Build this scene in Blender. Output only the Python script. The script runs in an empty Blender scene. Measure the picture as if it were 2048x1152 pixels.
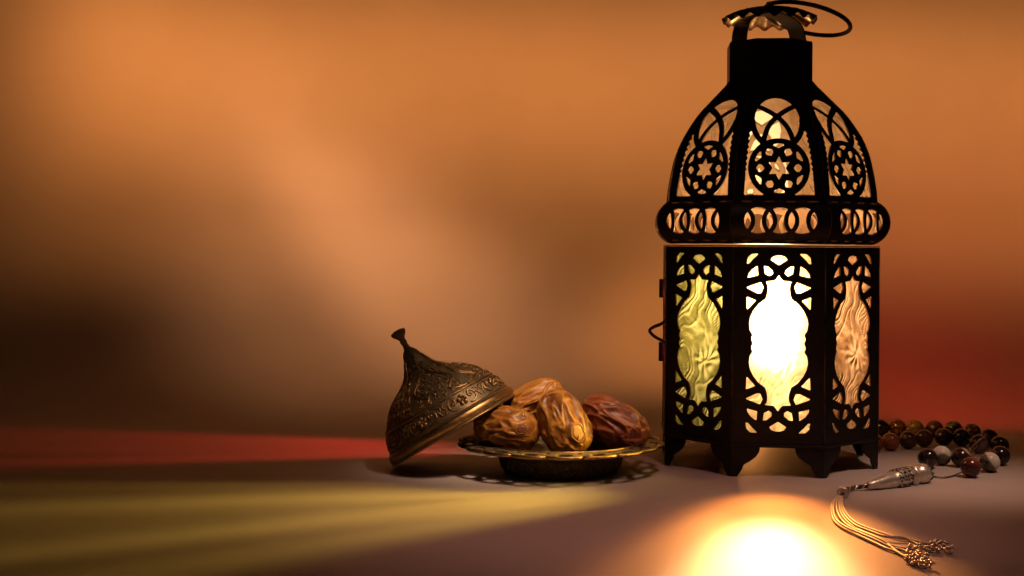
import bpy, math, random
import numpy as np
from mathutils import Vector, Matrix, noise, Quaternion

random.seed(4)
U = 0.00027                     # metres per layout unit
FOC = 2650.0                    # focal length in layout units
HC = 430.0                      # camera height
sc = bpy.context.scene
COL = sc.collection
R_ = math.radians

# ------------------------------------------------------------------ camera
cam = bpy.data.cameras.new('camera')
cam.sensor_width = 36.0
cam.lens = 36.0 * FOC / 2048.0
cam.shift_y = -86.0 / 2048.0
cam.clip_start = 0.01
cam.clip_end = 50.0
camo = bpy.data.objects.new('camera', cam)
COL.objects.link(camo)
camo.location = (0, 0, HC * U)
camo.rotation_euler = (R_(90), 0, 0)
sc.camera = camo

# ------------------------------------------------------------------ world, exposure
w = bpy.data.worlds.new('World')
sc.world = w
w.use_nodes = True
w.node_tree.nodes['Background'].inputs[0].default_value = (1.0, 0.62, 0.42, 1)
w.node_tree.nodes['Background'].inputs[1].default_value = 0.012
sc.view_settings.view_transform = 'Standard'
sc.view_settings.look = 'None'
sc.view_settings.exposure = 0
sc.view_settings.gamma = 1
sc.view_settings.use_curve_mapping = False
sc.render.engine = 'CYCLES'
sc.cycles.use_denoising = True
try:
    sc.cycles.denoiser = 'OPENIMAGEDENOISE'
except Exception:
    pass
sc.cycles.max_bounces = 10
sc.cycles.transmission_bounces = 8
sc.cycles.transparent_max_bounces = 12
sc.cycles.sample_clamp_indirect = 4.0
sc.cycles.caustics_reflective = False

# ------------------------------------------------------------------ lamps added to light the set
def aim(o, a, b, roll=0.0, narrow=None):
    d = Vector(b) - Vector(a)
    if narrow is not None:              # local X along the given direction (narrow side of an oval beam)
        z = -d.normalized()
        x = Vector(narrow)
        x = (x - z * x.dot(z)).normalized()
        y = z.cross(x)
        o.rotation_euler = Matrix((x, y, z)).transposed().to_euler()
        return
    q = d.to_track_quat('-Z', 'Y')
    o.rotation_euler = (q @ Quaternion((0, 0, 1), R_(roll))).to_euler()

def spot(name, a, b, color, power, deg, sx=1.0, sy=1.0, radius=6, blend=1.0, roll=0.0, narrow=None):
    l = bpy.data.lights.new(name, 'SPOT')
    l.energy = power
    l.color = color
    l.spot_size = R_(deg)
    l.spot_blend = blend
    l.shadow_soft_size = radius * U
    o = bpy.data.objects.new(name, l)
    COL.objects.link(o)
    o.location = Vector(a) * U
    aim(o, a, b, roll, narrow)
    o.scale = (sx, sy, 1)
    return o

def area(name, a, b, color, power, sx, sy, spread=180):
    l = bpy.data.lights.new(name, 'AREA')
    l.energy = power
    l.color = color
    l.shape = 'RECTANGLE'
    l.size = sx * U
    l.size_y = sy * U
    l.spread = R_(spread)
    o = bpy.data.objects.new(name, l)
    COL.objects.link(o)
    o.location = Vector(a) * U
    aim(o, a, b)
    return o

WALL = 3900.0                   # depth of the backdrop
def wall_pt(x, y):              # picture position -> point on the backdrop
    return ((x - 1024) * WALL / FOC, WALL, HC - (y - 490) * WALL / FOC)
def floor_pt(x, y, z=0.0):      # picture position -> point on the table (at height z)
    d = (HC - z) * FOC / (y - 490)
    return ((x - 1024) * d / FOC, d, z)

ORANGE = (1.0, 0.36, 0.085)
TAN = (1.0, 0.44, 0.17)
# wash over the upper backdrop: unseen strip light added above the view
area('wall_wash_lamp', (480, 3000, 1340), wall_pt(1404, 205), ORANGE, 0.88, 3800, 480, 54)
spot('corner_wash_lamp', (-1350, 2600, 1500), wall_pt(60, 70), ORANGE, 2.9, 60, radius=260)  # added spot, lifts the upper left where the strip fades
# added spots, shaped into slanting shafts of light on the backdrop
spot('shaft_lamp', (-1250, 3150, 1180), wall_pt(995, 690), TAN, 7.6, 50, 0.42, 1.0, radius=120, narrow=(-0.67, 0, -0.74))
spot('shaft_lamp', (-900, 2950, 1350), wall_pt(710, 600), TAN, 3.4, 64, 0.72, 1.0, radius=220, narrow=(-0.6, 0, -0.8))
spot('low_glow_lamp', (420, 3150, 1020), wall_pt(1360, 900), ORANGE, 3.0, 42, radius=120)  # added spot for the orange glow beside the lantern
spot('under_fill_lamp', (540, 3060, 78), (505, 2500, 20), ORANGE, 0.16, 60, radius=16)  # added fill behind the lantern, brightens the floor under it
# spots added outside the lantern for its panes' coloured light
RED, YEL = (1.0, 0.045, 0.03), (1.0, 0.64, 0.10)
for ax_, ay_, p, sx_ in ((-600, 2680, 5.0, 0.30), (-680, 2790, 4.5, 0.34), (-800, 2950, 5.0, 0.55)):
    spot('red_pane_lamp', (200, 2800, 140), (ax_, ay_, 0), RED, p, 27, sx_, 1.0, radius=55)
spot('red_pane_lamp', (780, 2900, 420), wall_pt(2120, 740), RED, 1.1, 90, radius=10)
for ax_, ay_, p, sx_ in ((-1000, 2340, 2.6, 0.18), (-1000, 2130, 6.5, 0.17), (-900, 1960, 3.6, 0.24), (-800, 1790, 6.5, 0.16), (-620, 1640, 3.6, 0.22)):
    spot('yellow_pane_lamp', (330, 2390, 150), (ax_, ay_, 0), YEL, p, 56, sx_, 1.0, radius=60)
spot('front_pane_lamp', (475, 2420, 250), floor_pt(1538, 1190), (1.0, 0.55, 0.22), 9.0, 38, 0.56, 1.0, radius=45)
spot('front_pane_lamp', (475, 2420, 250), floor_pt(1542, 1060), (1.0, 0.30, 0.05), 2.0, 72, 0.62, 1.0, radius=30)
spot('front_pane_lamp', (430, 2420, 220), floor_pt(1290, 1200), (1.0, 0.36, 0.08), 1.5, 50, 0.35, 1.0, radius=30)
spot('front_pane_lamp', (540, 2420, 220), floor_pt(1830, 1170), (1.0, 0.36, 0.08), 1.5, 50, 0.35, 1.0, radius=30)
# added soft fill over the table, added narrow spots on dish and beads
spot('table_fill_lamp', (500, 1500, 1700), (230, 2100, 0), (1.0, 0.43, 0.36), 3.3, 42, radius=120)
spot('dish_fill_lamp', (420, 2020, 1350), (20, 2500, 80), (1.0, 0.70, 0.42), 7.4, 19, 1.0, 1.0, radius=110)
spot('bead_fill_lamp', (1150, 1900, 1500), (780, 2440, 10), (1.0, 0.60, 0.42), 5.0, 24, radius=120)

# ------------------------------------------------------------------ material helpers
def nmat(name):
    m = bpy.data.materials.new(name)
    m.use_nodes = True
    nt = m.node_tree
    b = nt.nodes['Principled BSDF']
    return m, nt, b

def ramp(nt, stops):
    r = nt.nodes.new('ShaderNodeValToRGB')
    e = r.color_ramp.elements
    while len(e) < len(stops):
        e.new(0.5)
    for k, (p, c) in enumerate(stops):
        e[k].position = p
        e[k].color = (c[0], c[1], c[2], 1)
    return r

def coords(nt, scale=(1, 1, 1), rot=(0, 0, 0)):
    tc = nt.nodes.new('ShaderNodeTexCoord')
    mp = nt.nodes.new('ShaderNodeMapping')
    mp.inputs['Scale'].default_value = scale
    mp.inputs['Rotation'].default_value = rot
    nt.links.new(tc.outputs['Object'], mp.inputs['Vector'])
    return mp.outputs['Vector']

def noise_node(nt, vec, scale, detail=4, rough=0.55, dist=0.0):
    n = nt.nodes.new('ShaderNodeTexNoise')
    n.inputs['Scale'].default_value = scale
    n.inputs['Detail'].default_value = detail
    n.inputs['Roughness'].default_value = rough
    n.inputs['Distortion'].default_value = dist
    nt.links.new(vec, n.inputs['Vector'])
    return n

def bump(nt, b, height, strength=0.3, dist=0.0005):
    k = nt.nodes.new('ShaderNodeBump')
    k.inputs['Strength'].default_value = strength
    k.inputs['Distance'].default_value = dist
    nt.links.new(height, k.inputs['Height'])
    nt.links.new(k.outputs['Normal'], b.inputs['Normal'])

def mat_surface(name, c0, c1, rough, spec=0.3):
    m, nt, b = nmat(name)
    v = coords(nt)
    n = noise_node(nt, v, 9, 5)
    r = ramp(nt, ((0.35, c0), (0.7, c1)))
    nt.links.new(n.outputs['Fac'], r.inputs['Fac'])
    nt.links.new(r.outputs['Color'], b.inputs['Base Color'])
    b.inputs['Roughness'].default_value = rough
    b.inputs['Specular IOR Level'].default_value = spec
    f = noise_node(nt, v, 1100, 5, 0.7)
    bump(nt, b, f.outputs['Fac'], 0.4, 0.00025)
    return m

def mat_metal(name, c0, c1, r0, r1, metallic=1.0, scale=300, spec=0.5, bstr=0.25):
    m, nt, b = nmat(name)
    v = coords(nt)
    n = noise_node(nt, v, scale, 6, 0.65)
    r = ramp(nt, ((0.32, c0), (0.68, c1)))
    nt.links.new(n.outputs['Fac'], r.inputs['Fac'])
    nt.links.new(r.outputs['Color'], b.inputs['Base Color'])
    q = nt.nodes.new('ShaderNodeMapRange')
    q.inputs['To Min'].default_value = r0
    q.inputs['To Max'].default_value = r1
    nt.links.new(n.outputs['Fac'], q.inputs['Value'])
    nt.links.new(q.outputs['Result'], b.inputs['Roughness'])
    b.inputs['Metallic'].default_value = metallic
    b.inputs['Specular IOR Level'].default_value = spec
    n2 = noise_node(nt, v, scale * 6, 3)
    bump(nt, b, n2.outputs['Fac'], bstr, 0.00015)
    return m

M_TABLE = mat_surface('table_surface', (0.34, 0.29, 0.27), (0.375, 0.32, 0.297), 0.6, 0.2)
M_WALL = mat_surface('backdrop_paper', (0.34, 0.29, 0.27), (0.375, 0.32, 0.297), 0.6, 0.2)
M_BLACK = mat_metal('black_painted_iron', (0.006, 0.005, 0.0045), (0.013, 0.009, 0.007), 0.34, 0.58, 0.0, 160, 0.22)
M_LAMPLIT = mat_metal('lamplit_iron_inside', (0.13, 0.07, 0.035), (0.24, 0.14, 0.07), 0.5, 0.75, 0.2, 200, 0.3)  # lamp glow on inner faces and cut edges put into this brown
M_GLINT = mat_metal('edge_glint_metal', (0.02, 0.014, 0.01), (0.16, 0.11, 0.07), 0.25, 0.5, 0.9, 140)  # paler tone stands for glints along the corner edges
M_INNER = mat_metal('bare_brass_sheet', (0.42, 0.27, 0.13), (0.62, 0.43, 0.23), 0.3, 0.5, 0.85, 260)
M_BRONZE = mat_metal('antique_bronze_relief', (0.20, 0.115, 0.05), (0.36, 0.225, 0.105), 0.30, 0.48, 1.0, 420)
M_PATINA = mat_metal('dark_bronze_patina', (0.085, 0.062, 0.036), (0.17, 0.125, 0.07), 0.40, 0.60, 0.55, 380)
M_SILVER = mat_metal('aged_silver', (0.50, 0.44, 0.36), (0.74, 0.67, 0.58), 0.22, 0.42, 0.75, 500)
M_OXIDE = mat_metal('oxidised_silver', (0.05, 0.042, 0.034), (0.12, 0.10, 0.08), 0.4, 0.6, 0.8, 500)
M_CORD = mat_metal('waxed_cord', (0.36, 0.32, 0.28), (0.48, 0.43, 0.38), 0.45, 0.6, 0.25, 900, 0.4)

def mat_glass(name, tint, rough=0.42, mixf=0.5, clear=0.0, ior=1.35):
    m = bpy.data.materials.new(name)
    m.use_nodes = True
    nt = m.node_tree
    nt.nodes.remove(nt.nodes['Principled BSDF'])
    out = nt.nodes['Material Output']
    v = coords(nt)
    n = noise_node(nt, v, 90, 5, 0.6, 1.2)
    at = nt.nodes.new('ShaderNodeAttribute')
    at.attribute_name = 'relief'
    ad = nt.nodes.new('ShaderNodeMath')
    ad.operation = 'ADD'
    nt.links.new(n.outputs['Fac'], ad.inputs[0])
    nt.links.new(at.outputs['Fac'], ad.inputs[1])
    col = ramp(nt, ((0.18, tuple(c * 0.22 for c in tint)), (0.52, tint), (0.86, tuple(min(1, c * 2.1 + 0.08) for c in tint))))  # palest stop paints highlights into the glass tint
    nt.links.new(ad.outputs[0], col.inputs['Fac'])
    g = nt.nodes.new('ShaderNodeBsdfRefraction')
    g.inputs['IOR'].default_value = ior
    g.inputs['Roughness'].default_value = rough
    t = nt.nodes.new('ShaderNodeBsdfTranslucent')
    s = nt.nodes.new('ShaderNodeBsdfGlossy')
    s.inputs['Roughness'].default_value = 0.25
    nt.links.new(col.outputs['Color'], g.inputs['Color'])
    nt.links.new(col.outputs['Color'], t.inputs['Color'])
    mx = nt.nodes.new('ShaderNodeMixShader')
    mx.inputs[0].default_value = mixf
    nt.links.new(g.outputs[0], mx.inputs[1])
    nt.links.new(t.outputs[0], mx.inputs[2])
    m2 = nt.nodes.new('ShaderNodeMixShader')
    m2.inputs[0].default_value = 0.03
    nt.links.new(mx.outputs[0], m2.inputs[1])
    nt.links.new(s.outputs[0], m2.inputs[2])
    last = m2
    if clear > 0:
        tr = nt.nodes.new('ShaderNodeBsdfTransparent')
        tr.inputs['Color'].default_value = (0.95, 0.92, 0.86, 1)
        m3 = nt.nodes.new('ShaderNodeMixShader')
        m3.inputs[0].default_value = clear
        nt.links.new(m2.outputs[0], m3.inputs[1])
        nt.links.new(tr.outputs[0], m3.inputs[2])
        last = m3
    nt.links.new(last.outputs[0], out.inputs['Surface'])
    return m

# ------------------------------------------------------------------ mesh helpers
def make_mesh(name, V, F, mats, smooth=False, midx=None):
    me = bpy.data.meshes.new(name)
    V = np.asarray(V, dtype=float) * U
    me.from_pydata(V.tolist(), [], [list(map(int, f)) for f in F])
    for m in (mats if isinstance(mats, (list, tuple)) else [mats]):
        me.materials.append(m)
    if midx is not None:
        me.polygons.foreach_set('material_index', np.asarray(midx, dtype=np.int32))
    if smooth:
        me.polygons.foreach_set('use_smooth', np.ones(len(me.polygons), dtype=bool))
    me.validate()
    me.update()
    return me

def link(name, me, parent=None, rotz=0.0, loc=(0, 0, 0)):
    o = bpy.data.objects.new(name, me)
    COL.objects.link(o)
    if parent is not None:
        o.parent = parent
    o.rotation_euler = (0, 0, rotz)
    o.location = Vector(loc) * U
    return o

def obj(name, V, F, mats, parent=None, smooth=False, midx=None, rotz=0.0, loc=(0, 0, 0)):
    return link(name, make_mesh(name, V, F, mats, smooth, midx), parent, rotz, loc)

def thing(name, label, cat, loc=(0, 0, 0), rot=(0, 0, 0), group=None):
    o = bpy.data.objects.new(name, None)
    o.empty_display_size = 0.01
    COL.objects.link(o)
    o.location = Vector(loc) * U
    o.rotation_euler = rot
    tag(o, label, cat, group)
    return o

def tag(o, label, cat, group=None):
    o['label'] = label
    o['category'] = cat
    if group:
        o['group'] = group
    return o

class MB:
    """collects pieces of one part"""
    def __init__(self):
        self.V, self.F = [], []
    def add(self, V, F):
        n = len(self.V)
        self.V.extend([tuple(v) for v in V])
        self.F.extend([[i + n for i in f] for f in F])
        return self

def lathe(prof, n=64, rmod=None):
    """profile of (r, z) turned round the z axis"""
    V, F = [], []
    m = len(prof)
    for j in range(n):
        a = 2 * math.pi * j / n
        for (r, z) in prof:
            rr, zz = (r, z) if rmod is None else rmod(r, z, a)
            V.append((rr * math.cos(a), rr * math.sin(a), zz))
    for j in range(n):
        k = (j + 1) % n
        for i in range(m - 1):
            F.append((j * m + i, k * m + i, k * m + i + 1, j * m + i + 1))
    if prof[0][0] > 0.01:
        pass
    return V, F

def catmull(P, sub=6):
    P = [Vector(p) for p in P]
    out = []
    n = len(P)
    for i in range(n - 1):
        p0, p1, p2, p3 = P[max(i - 1, 0)], P[i], P[i + 1], P[min(i + 2, n - 1)]
        for s in range(sub):
            t = s / sub
            out.append(0.5 * ((2 * p1) + (p2 - p0) * t + (2 * p0 - 5 * p1 + 4 * p2 - p3) * t * t + (3 * p1 - p0 - 3 * p2 + p3) * t ** 3))
    out.append(P[-1])
    return out

def tube(P, rad, n=8, closed=False, cap=True):
    P = [Vector(p) for p in P]
    m = len(P)
    V, F = [], []
    ref = None
    for i in range(m):
        a = P[(i - 1) % m] if (closed or i > 0) else P[i]
        b = P[(i + 1) % m] if (closed or i < m - 1) else P[i]
        t = (b - a)
        t = t.normalized() if t.length > 1e-9 else Vector((1, 0, 0))
        if ref is None:
            ref = Vector((0, 0, 1)) if abs(t.z) < 0.9 else Vector((1, 0, 0))
        ref = (ref - t * ref.dot(t))
        ref = ref.normalized() if ref.length > 1e-6 else t.orthogonal().normalized()
        s = t.cross(ref)
        r = rad[i] if hasattr(rad, '__len__') else rad
        for j in range(n):
            q = 2 * math.pi * j / n
            V.append(P[i] + ref * (r * math.cos(q)) + s * (r * math.sin(q)))
    for i in range(m if closed else m - 1):
        k = (i + 1) % m
        for j in range(n):
            l = (j + 1) % n
            F.append((i * n + j, i * n + l, k * n + l, k * n + j))
    if cap and not closed:
        F.append(tuple(reversed(range(n))))
        F.append(tuple((m - 1) * n + j for j in range(n)))
    return V, F

def ball(c, r, nu=14, nv=9, sq=(1, 1, 1)):
    V, F = [], []
    for i in range(nv + 1):
        a = math.pi * i / nv
        for j in range(nu):
            b = 2 * math.pi * j / nu
            V.append((c[0] + r * sq[0] * math.sin(a) * math.cos(b), c[1] + r * sq[1] * math.sin(a) * math.sin(b), c[2] + r * sq[2] * math.cos(a)))
    for i in range(nv):
        for j in range(nu):
            k = (j + 1) % nu
            F.append((i * nu + j, (i + 1) * nu + j, (i + 1) * nu + k, i * nu + k))
    return V, F

# ---- cut sheet metal: f(u, v) > 0 is metal; marching squares, then thickness
def sheet(f, u0, u1, v0, v1, step, mapf, thick):
    nu, nv = int((u1 - u0) / step) + 1, int((v1 - v0) / step) + 1
    us, vs = np.linspace(u0, u1, nu + 1), np.linspace(v0, v1, nv + 1)
    UU, VV = np.meshgrid(us, vs)
    W = f(UU, VV)
    W[0, :] = W[-1, :] = -1
    W[:, 0] = W[:, -1] = -1
    W = np.where(np.abs(W) < 1e-4, -1e-4, W)
    ins = W > 0
    pts, idx = [], {}
    def corner(i, j):
        k = (i, j)
        if k not in idx:
            idx[k] = len(pts)
            pts.append((us[j], vs[i]))
        return idx[k]
    def cross(i, j, i2, j2):
        k = (i, j, i2, j2) if (i, j) < (i2, j2) else (i2, j2, i, j)
        if k not in idx:
            a, b = W[k[0], k[1]], W[k[2], k[3]]
            t = min(max(a / (a - b), 0.03), 0.97)
            idx[k] = len(pts)
            pts.append((us[k[1]] + t * (us[k[3]] - us[k[1]]), vs[k[0]] + t * (vs[k[2]] - vs[k[0]])))
        return idx[k]
    faces, segs = [], []
    cnt = ins[:-1, :-1].astype(int) + ins[1:, :-1] + ins[:-1, 1:] + ins[1:, 1:]
    for i, j in zip(*np.nonzero(cnt)):
        cs = ((i, j), (i, j + 1), (i + 1, j + 1), (i + 1, j))
        if cnt[i, j] == 4:
            faces.append([corner(*c) for c in cs])
            continue
        poly, kind = [], []
        for q in range(4):
            c, d = cs[q], cs[(q + 1) % 4]
            if ins[c]:
                poly.append(corner(*c)); kind.append(0)
            if ins[c] != ins[d]:
                poly.append(cross(*c, *d)); kind.append(1 if ins[c] else 2)
        if len(poly) >= 3:
            faces.append(poly)
        for q in range(len(poly)):
            if kind[q] == 1:
                segs.append((poly[q], poly[(q + 1) % len(poly)]))
    n = len(pts)
    V = [mapf(u, v, thick) for u, v in pts] + [mapf(u, v, 0.0) for u, v in pts]
    F = list(faces) + [[x + n for x in reversed(fc)] for fc in faces]
    F += [(b, a, a + n, b + n) for a, b in segs]
    sheet.midx = [0] * len(faces) + [1] * len(faces) + [1] * len(segs)
    return V, F

def sd_poly(u, v, P):
    """signed distance to polygon, negative inside"""
    d = np.full(u.shape, 1e18)
    s = np.ones(u.shape)
    n = len(P)
    for i in range(n):
        ax, ay = P[i]
        bx, by = P[i - 1]
        ex, ey = bx - ax, by - ay
        wx, wy = u - ax, v - ay
        t = np.clip((wx * ex + wy * ey) / (ex * ex + ey * ey + 1e-12), 0, 1)
        d = np.minimum(d, (wx - ex * t) ** 2 + (wy - ey * t) ** 2)
        c1, c2, c3 = v >= ay, v < by, ex * wy > ey * wx
        s = np.where((c1 & c2 & c3) | (~c1 & ~c2 & ~c3), -s, s)
    return s * np.sqrt(d)

def sd_line(u, v, P):
    d = np.full(u.shape, 1e18)
    for (ax, ay), (bx, by) in zip(P[:-1], P[1:]):
        ex, ey = bx - ax, by - ay
        wx, wy = u - ax, v - ay
        t = np.clip((wx * ex + wy * ey) / (ex * ex + ey * ey + 1e-12), 0, 1)
        d = np.minimum(d, (wx - ex * t) ** 2 + (wy - ey * t) ** 2)
    return np.sqrt(d)

def sd_ell(u, v, cu, cv, a, b):
    x, y = (u - cu) / a, (v - cv) / b
    k = np.sqrt(x * x + y * y) + 1e-9
    g = np.sqrt((x / a) ** 2 + (y / b) ** 2) + 1e-9
    return k * (k - 1) / g

# ================================================================== the setting
def build_setting():
    V, F = [], []
    X = 5200
    flat = 3150.0
    ys = [250, flat]
    V = [(-X, 250, 0), (X, 250, 0), (X, flat, 0), (-X, flat, 0)]
    o = obj('table_top', V, [(0, 1, 2, 3)], M_TABLE)
    o['kind'] = 'structure'
    V, F = [], []
    rad = WALL - flat
    prof = [(flat, 0.0)]
    for i in range(1, 25):
        a = math.pi / 2 * i / 24
        prof.append((flat + rad * math.sin(a), 540 - 540 * math.cos(a)))
    prof.append((WALL, 5200))
    for y, z in prof:
        V += [(-X, y, z), (X, y, z)]
    for i in range(len(prof) - 1):
        F.append((2 * i, 2 * i + 1, 2 * i + 3, 2 * i + 2))
    o = obj('backdrop_wall', V, F, M_WALL, smooth=True)
    o['kind'] = 'structure'
build_setting()

# ================================================================== the lantern
LX, LY, TH = 508.0, 2650.0, -5.0
C8, S8 = math.cos(R_(22.5)), math.sin(R_(22.5))
lantern = thing('lantern', 'tall black pierced iron lantern with domed top and glowing coloured glass panes', 'lantern', (LX, LY, 0.5), (0, R_(0.45), R_(TH)))
def lan_local(p):
    v = Vector((p[0] - LX, p[1] - LY, p[2]))
    return Matrix.Rotation(-R_(TH), 3, 'Z') @ v

RB = 220.0
# ---- lower side panels
K = 3.789 * 1.085
def zp(x, y):                   # zoom coordinates relative to panel axis -> panel u, v
    return (x / K, (788 - y) / K)
VC = 247.5
vase_r = [(0, 270), (16, 296), (34, 314), (97, 318), (84, 345), (80, 372), (84, 410), (98, 452), (150, 490), (188, 540), (212, 590), (222, 640), (214, 690), (192, 726),
          (203, 745), (203, 762), (191, 788)]
def sym_poly(half):
    r = [zp(x, y) for x, y in half]
    r = r + [(u, -v) for u, v in reversed(r[:-1])]
    return r + [(-u, v) for u, v in reversed(r[1:-1])]
VASE = sym_poly(vase_r)
HOLES = [
    [(0, 190), (-60, 152), (-45, 131), (-15, 122), (15, 122), (45, 131), (60, 152)],
    [(-160, 110), (-205, 112), (-231, 137), (-239, 181), (-225, 178), (-195, 142)],
    [(-163, 204), (-159, 268), (-231, 286), (-225, 262), (-200, 230)],
    [(-111, 203), (-85, 207), (-51, 236), (-48, 257), (-70, 273), (-101, 257)],
    [(-238, 365), (-136, 327), (-119, 362), (-136, 403), (-160, 404)],
    [(-239, 439), (-177, 463), (-235, 527)],
]
def panel_f(u, v):
    v = v - VC
    f = np.minimum(86 * RB / 225.0 - 0.8 - np.abs(u), np.minimum(425.8 - (v + VC), (v + VC) - 57))
    f = np.minimum(f, sd_poly(u, v, VASE))
    for h in HOLES:
        for mu in (1, -1):
            if mu == -1 and h[0][0] == 0:
                continue
            for mv in (1, -1):
                P = [(mu * a, mv * b) for a, b in (zp(*q) for q in h)]
                f = np.minimum(f, sd_poly(u, v, P) - 0.8)
    return f
AP = RB * C8
me_panel = make_mesh('side_panel', *sheet(panel_f, -86, 86, 52, 434, 1.5, lambda u, v, o: (u, -(AP - 3 + o), v), 3.0), [M_BLACK, M_LAMPLIT], midx=sheet.midx)

# ---- embossed glass panes (relief in the mesh, its shading also in the tint)
def pane_mesh(seed, mat):
    rnd = random.Random(seed)
    nu, nv = 72, 170
    us, vs = np.linspace(-72, 72, nu + 1), np.linspace(66, 424, nv + 1)
    UU, VV = np.meshgrid(us, vs)
    H = np.zeros_like(UU)
    U0, V0 = UU, VV
    UU = U0 + 7 * np.sin(V0 * 0.045 + seed) + 3 * np.sin(V0 * 0.13 + U0 * 0.05)
    VV = V0 + 9 * np.sin(U0 * 0.06 + seed * 2) + 3 * np.sin(U0 * 0.17)
    for cu, cv, sgn in ((-50, 330, 1), (62, 300, -1), (-58, 170, 1), (50, 120, -1)):
        cu += rnd.uniform(-8, 8); cv += rnd.uniform(-15, 15)
        d = np.hypot(UU - cu, (VV - cv) * 0.8)
        for r, hh in ((36, 1.1), (42, 0.7), (60, 0.6)):
            H += hh * np.exp(-((d - r) / 2.2) ** 2)
        hatch = 0.5 + 0.5 * np.sin((UU * 0.7 + VV * sgn) * 0.9) * np.sin(VV * 0.55)
        H += 0.7 * hatch * (d < 30)
    fu, fv = rnd.uniform(8, 22), 222 + rnd.uniform(-10, 10)
    d = np.hypot(UU - fu, VV - fv)
    a = np.arctan2(VV - fv, UU - fu)
    H += 1.7 * np.exp(-((d - 18) / 10) ** 2) * (0.5 + 0.5 * np.cos(9 * a))
    H += 1.4 * np.exp(-(d / 4.5) ** 2)
    if seed == 20:                  # the clear front pane is flatter
        H = H * 0.35
    V, F = [], []
    for i in range(nv + 1):
        for j in range(nu + 1):
            V.append((U0[i, j], -(AP - 7 + H[i, j]), V0[i, j]))
    for i in range(nv):
        for j in range(nu):
            q = i * (nu + 1) + j
            F.append((q, q + 1, q + nu + 2, q + nu + 1))
    me = make_mesh('glass_pane', V, F, mat, smooth=True)
    gu, gv = np.gradient(H)
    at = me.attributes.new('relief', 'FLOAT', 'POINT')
    at.data.foreach_set('value', np.clip((0.60 * (gu - gv)) + 0.06 * H + 0.10 * np.sin(U0 * 0.04 + 1), -0.4, 0.5).ravel().astype(np.float32))  # slope puts lit and shaded sides of the relief into the tint
    return me
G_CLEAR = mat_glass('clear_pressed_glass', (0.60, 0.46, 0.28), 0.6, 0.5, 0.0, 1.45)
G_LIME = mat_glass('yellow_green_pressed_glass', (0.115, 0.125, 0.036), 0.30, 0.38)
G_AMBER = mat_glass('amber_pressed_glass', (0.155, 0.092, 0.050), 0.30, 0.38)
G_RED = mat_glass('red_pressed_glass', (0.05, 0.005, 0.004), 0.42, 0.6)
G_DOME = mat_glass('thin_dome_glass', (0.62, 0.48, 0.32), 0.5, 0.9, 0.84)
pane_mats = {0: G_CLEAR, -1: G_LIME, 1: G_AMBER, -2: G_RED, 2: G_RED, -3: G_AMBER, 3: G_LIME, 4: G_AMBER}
pane_names = {0: 'clear front glass pane blown out white by the light', -1: 'yellow green pressed glass pane with a daisy', 1: 'amber pressed glass pane'}

# ---- dome panels
DZ = [430, 516, 535, 571, 606, 638, 663, 688, 720, 742, 757, 770]
DR = [214, 214, 213, 207, 199, 186, 170, 152, 120, 98, 84, 80]
DZ = [z - 3 if z > 500 else z for z in DZ]
_zz = np.linspace(440, 800, 361)
_rr = np.interp(_zz, DZ, DR)
_rr = np.convolve(np.pad(_rr, 14, 'edge'), np.hanning(29) / np.hanning(29).sum(), 'valid')
def dome_R(z):
    return np.interp(z, _zz, _rr)
def y2z(y):
    return 430 + (490 - y) / 1.075
ROS = 337.0
def dome_f(u, v):
    x = u * 1.075                                   # picture scale
    y = 490 - (v - 430) * 1.075
    f = np.minimum(dome_R(v) * S8 - 0.7 - np.abs(u), np.minimum(v - 512, 762 - v))
    wav = 1.4 * np.sin(y * 0.55) * ((y > 262) & (y < 345))
    iu = np.interp(y, [240, 258, 262, 300, 345, 395], [40, 50, 55, 61, 66, 70]) + wav
    A = np.minimum(iu - np.abs(x), np.minimum(y - 252, 391 - y))
    B = -sd_ell(x, y, 0, 240, 45, 51)
    opening = np.maximum(A, B)
    f = np.minimum(f, -opening)
    st = 5.8 - np.abs(sd_ell(x, y, 0, 240, 49.5, 57))
    st = np.where(y > 236, st, -5)
    arc = [tuple(p[:2]) for p in catmull([(-44, 204, 0), (-22, 215, 0), (0, 230, 0), (18, 251, 0), (28, 276, 0), (34, 304, 0)], 5)]
    for s in (1, -1):
        st = np.maximum(st, 5.1 - sd_line(x, y, [(s * a, b) for a, b in arc]))
    d = np.hypot(x, y - ROS)
    ros = 61 - d
    star = []
    for k in range(12):
        a = math.pi / 2 + k * math.pi / 6
        r = 24 if k % 2 == 0 else 13
        star.append((r * math.cos(a), ROS - r * math.sin(a)))
    holes = sd_poly(x, y, star)
    for k in range(6):
        a = k * math.pi / 3
        ca, sa = math.cos(a), math.sin(a)
        P = [(28.5, 0), (34, -7), (40, -8), (45.5, 0), (40, 8), (34, 7)]
        holes = np.minimum(holes, sd_poly(x, y, [(p * ca - q * sa, ROS - (p * sa + q * ca)) for p, q in P]))
        a += math.pi / 6
        ca, sa = math.cos(a), math.sin(a)
        P = [(40.5, 0), (46, -11), (49, -10.5), (50.5, 0), (49, 10.5), (46, 11)]
        holes = np.minimum(holes, sd_poly(x, y, [(p * ca - q * sa, ROS - (p * sa + q * ca)) for p, q in P]))
    ros = np.minimum(ros, holes)
    st = np.where(d < 56, np.minimum(np.maximum(st, -99), -99), st)
    f = np.maximum(f, np.maximum(st, ros))
    f = np.where(d < 55, np.minimum(f, ros), f)
    edge = np.minimum(dome_R(v) * S8 - 0.7 - np.abs(u), np.minimum(v - 512, 762 - v))
    return np.minimum(f, edge)
me_dome = make_mesh('dome_panel', *sheet(dome_f, -90, 90, 508, 766, 1.4, lambda u, v, o: (u, -(float(dome_R(v)) * C8 - 3 + o), v), 3.0), [M_BLACK, M_LAMPLIT], midx=sheet.midx)

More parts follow.
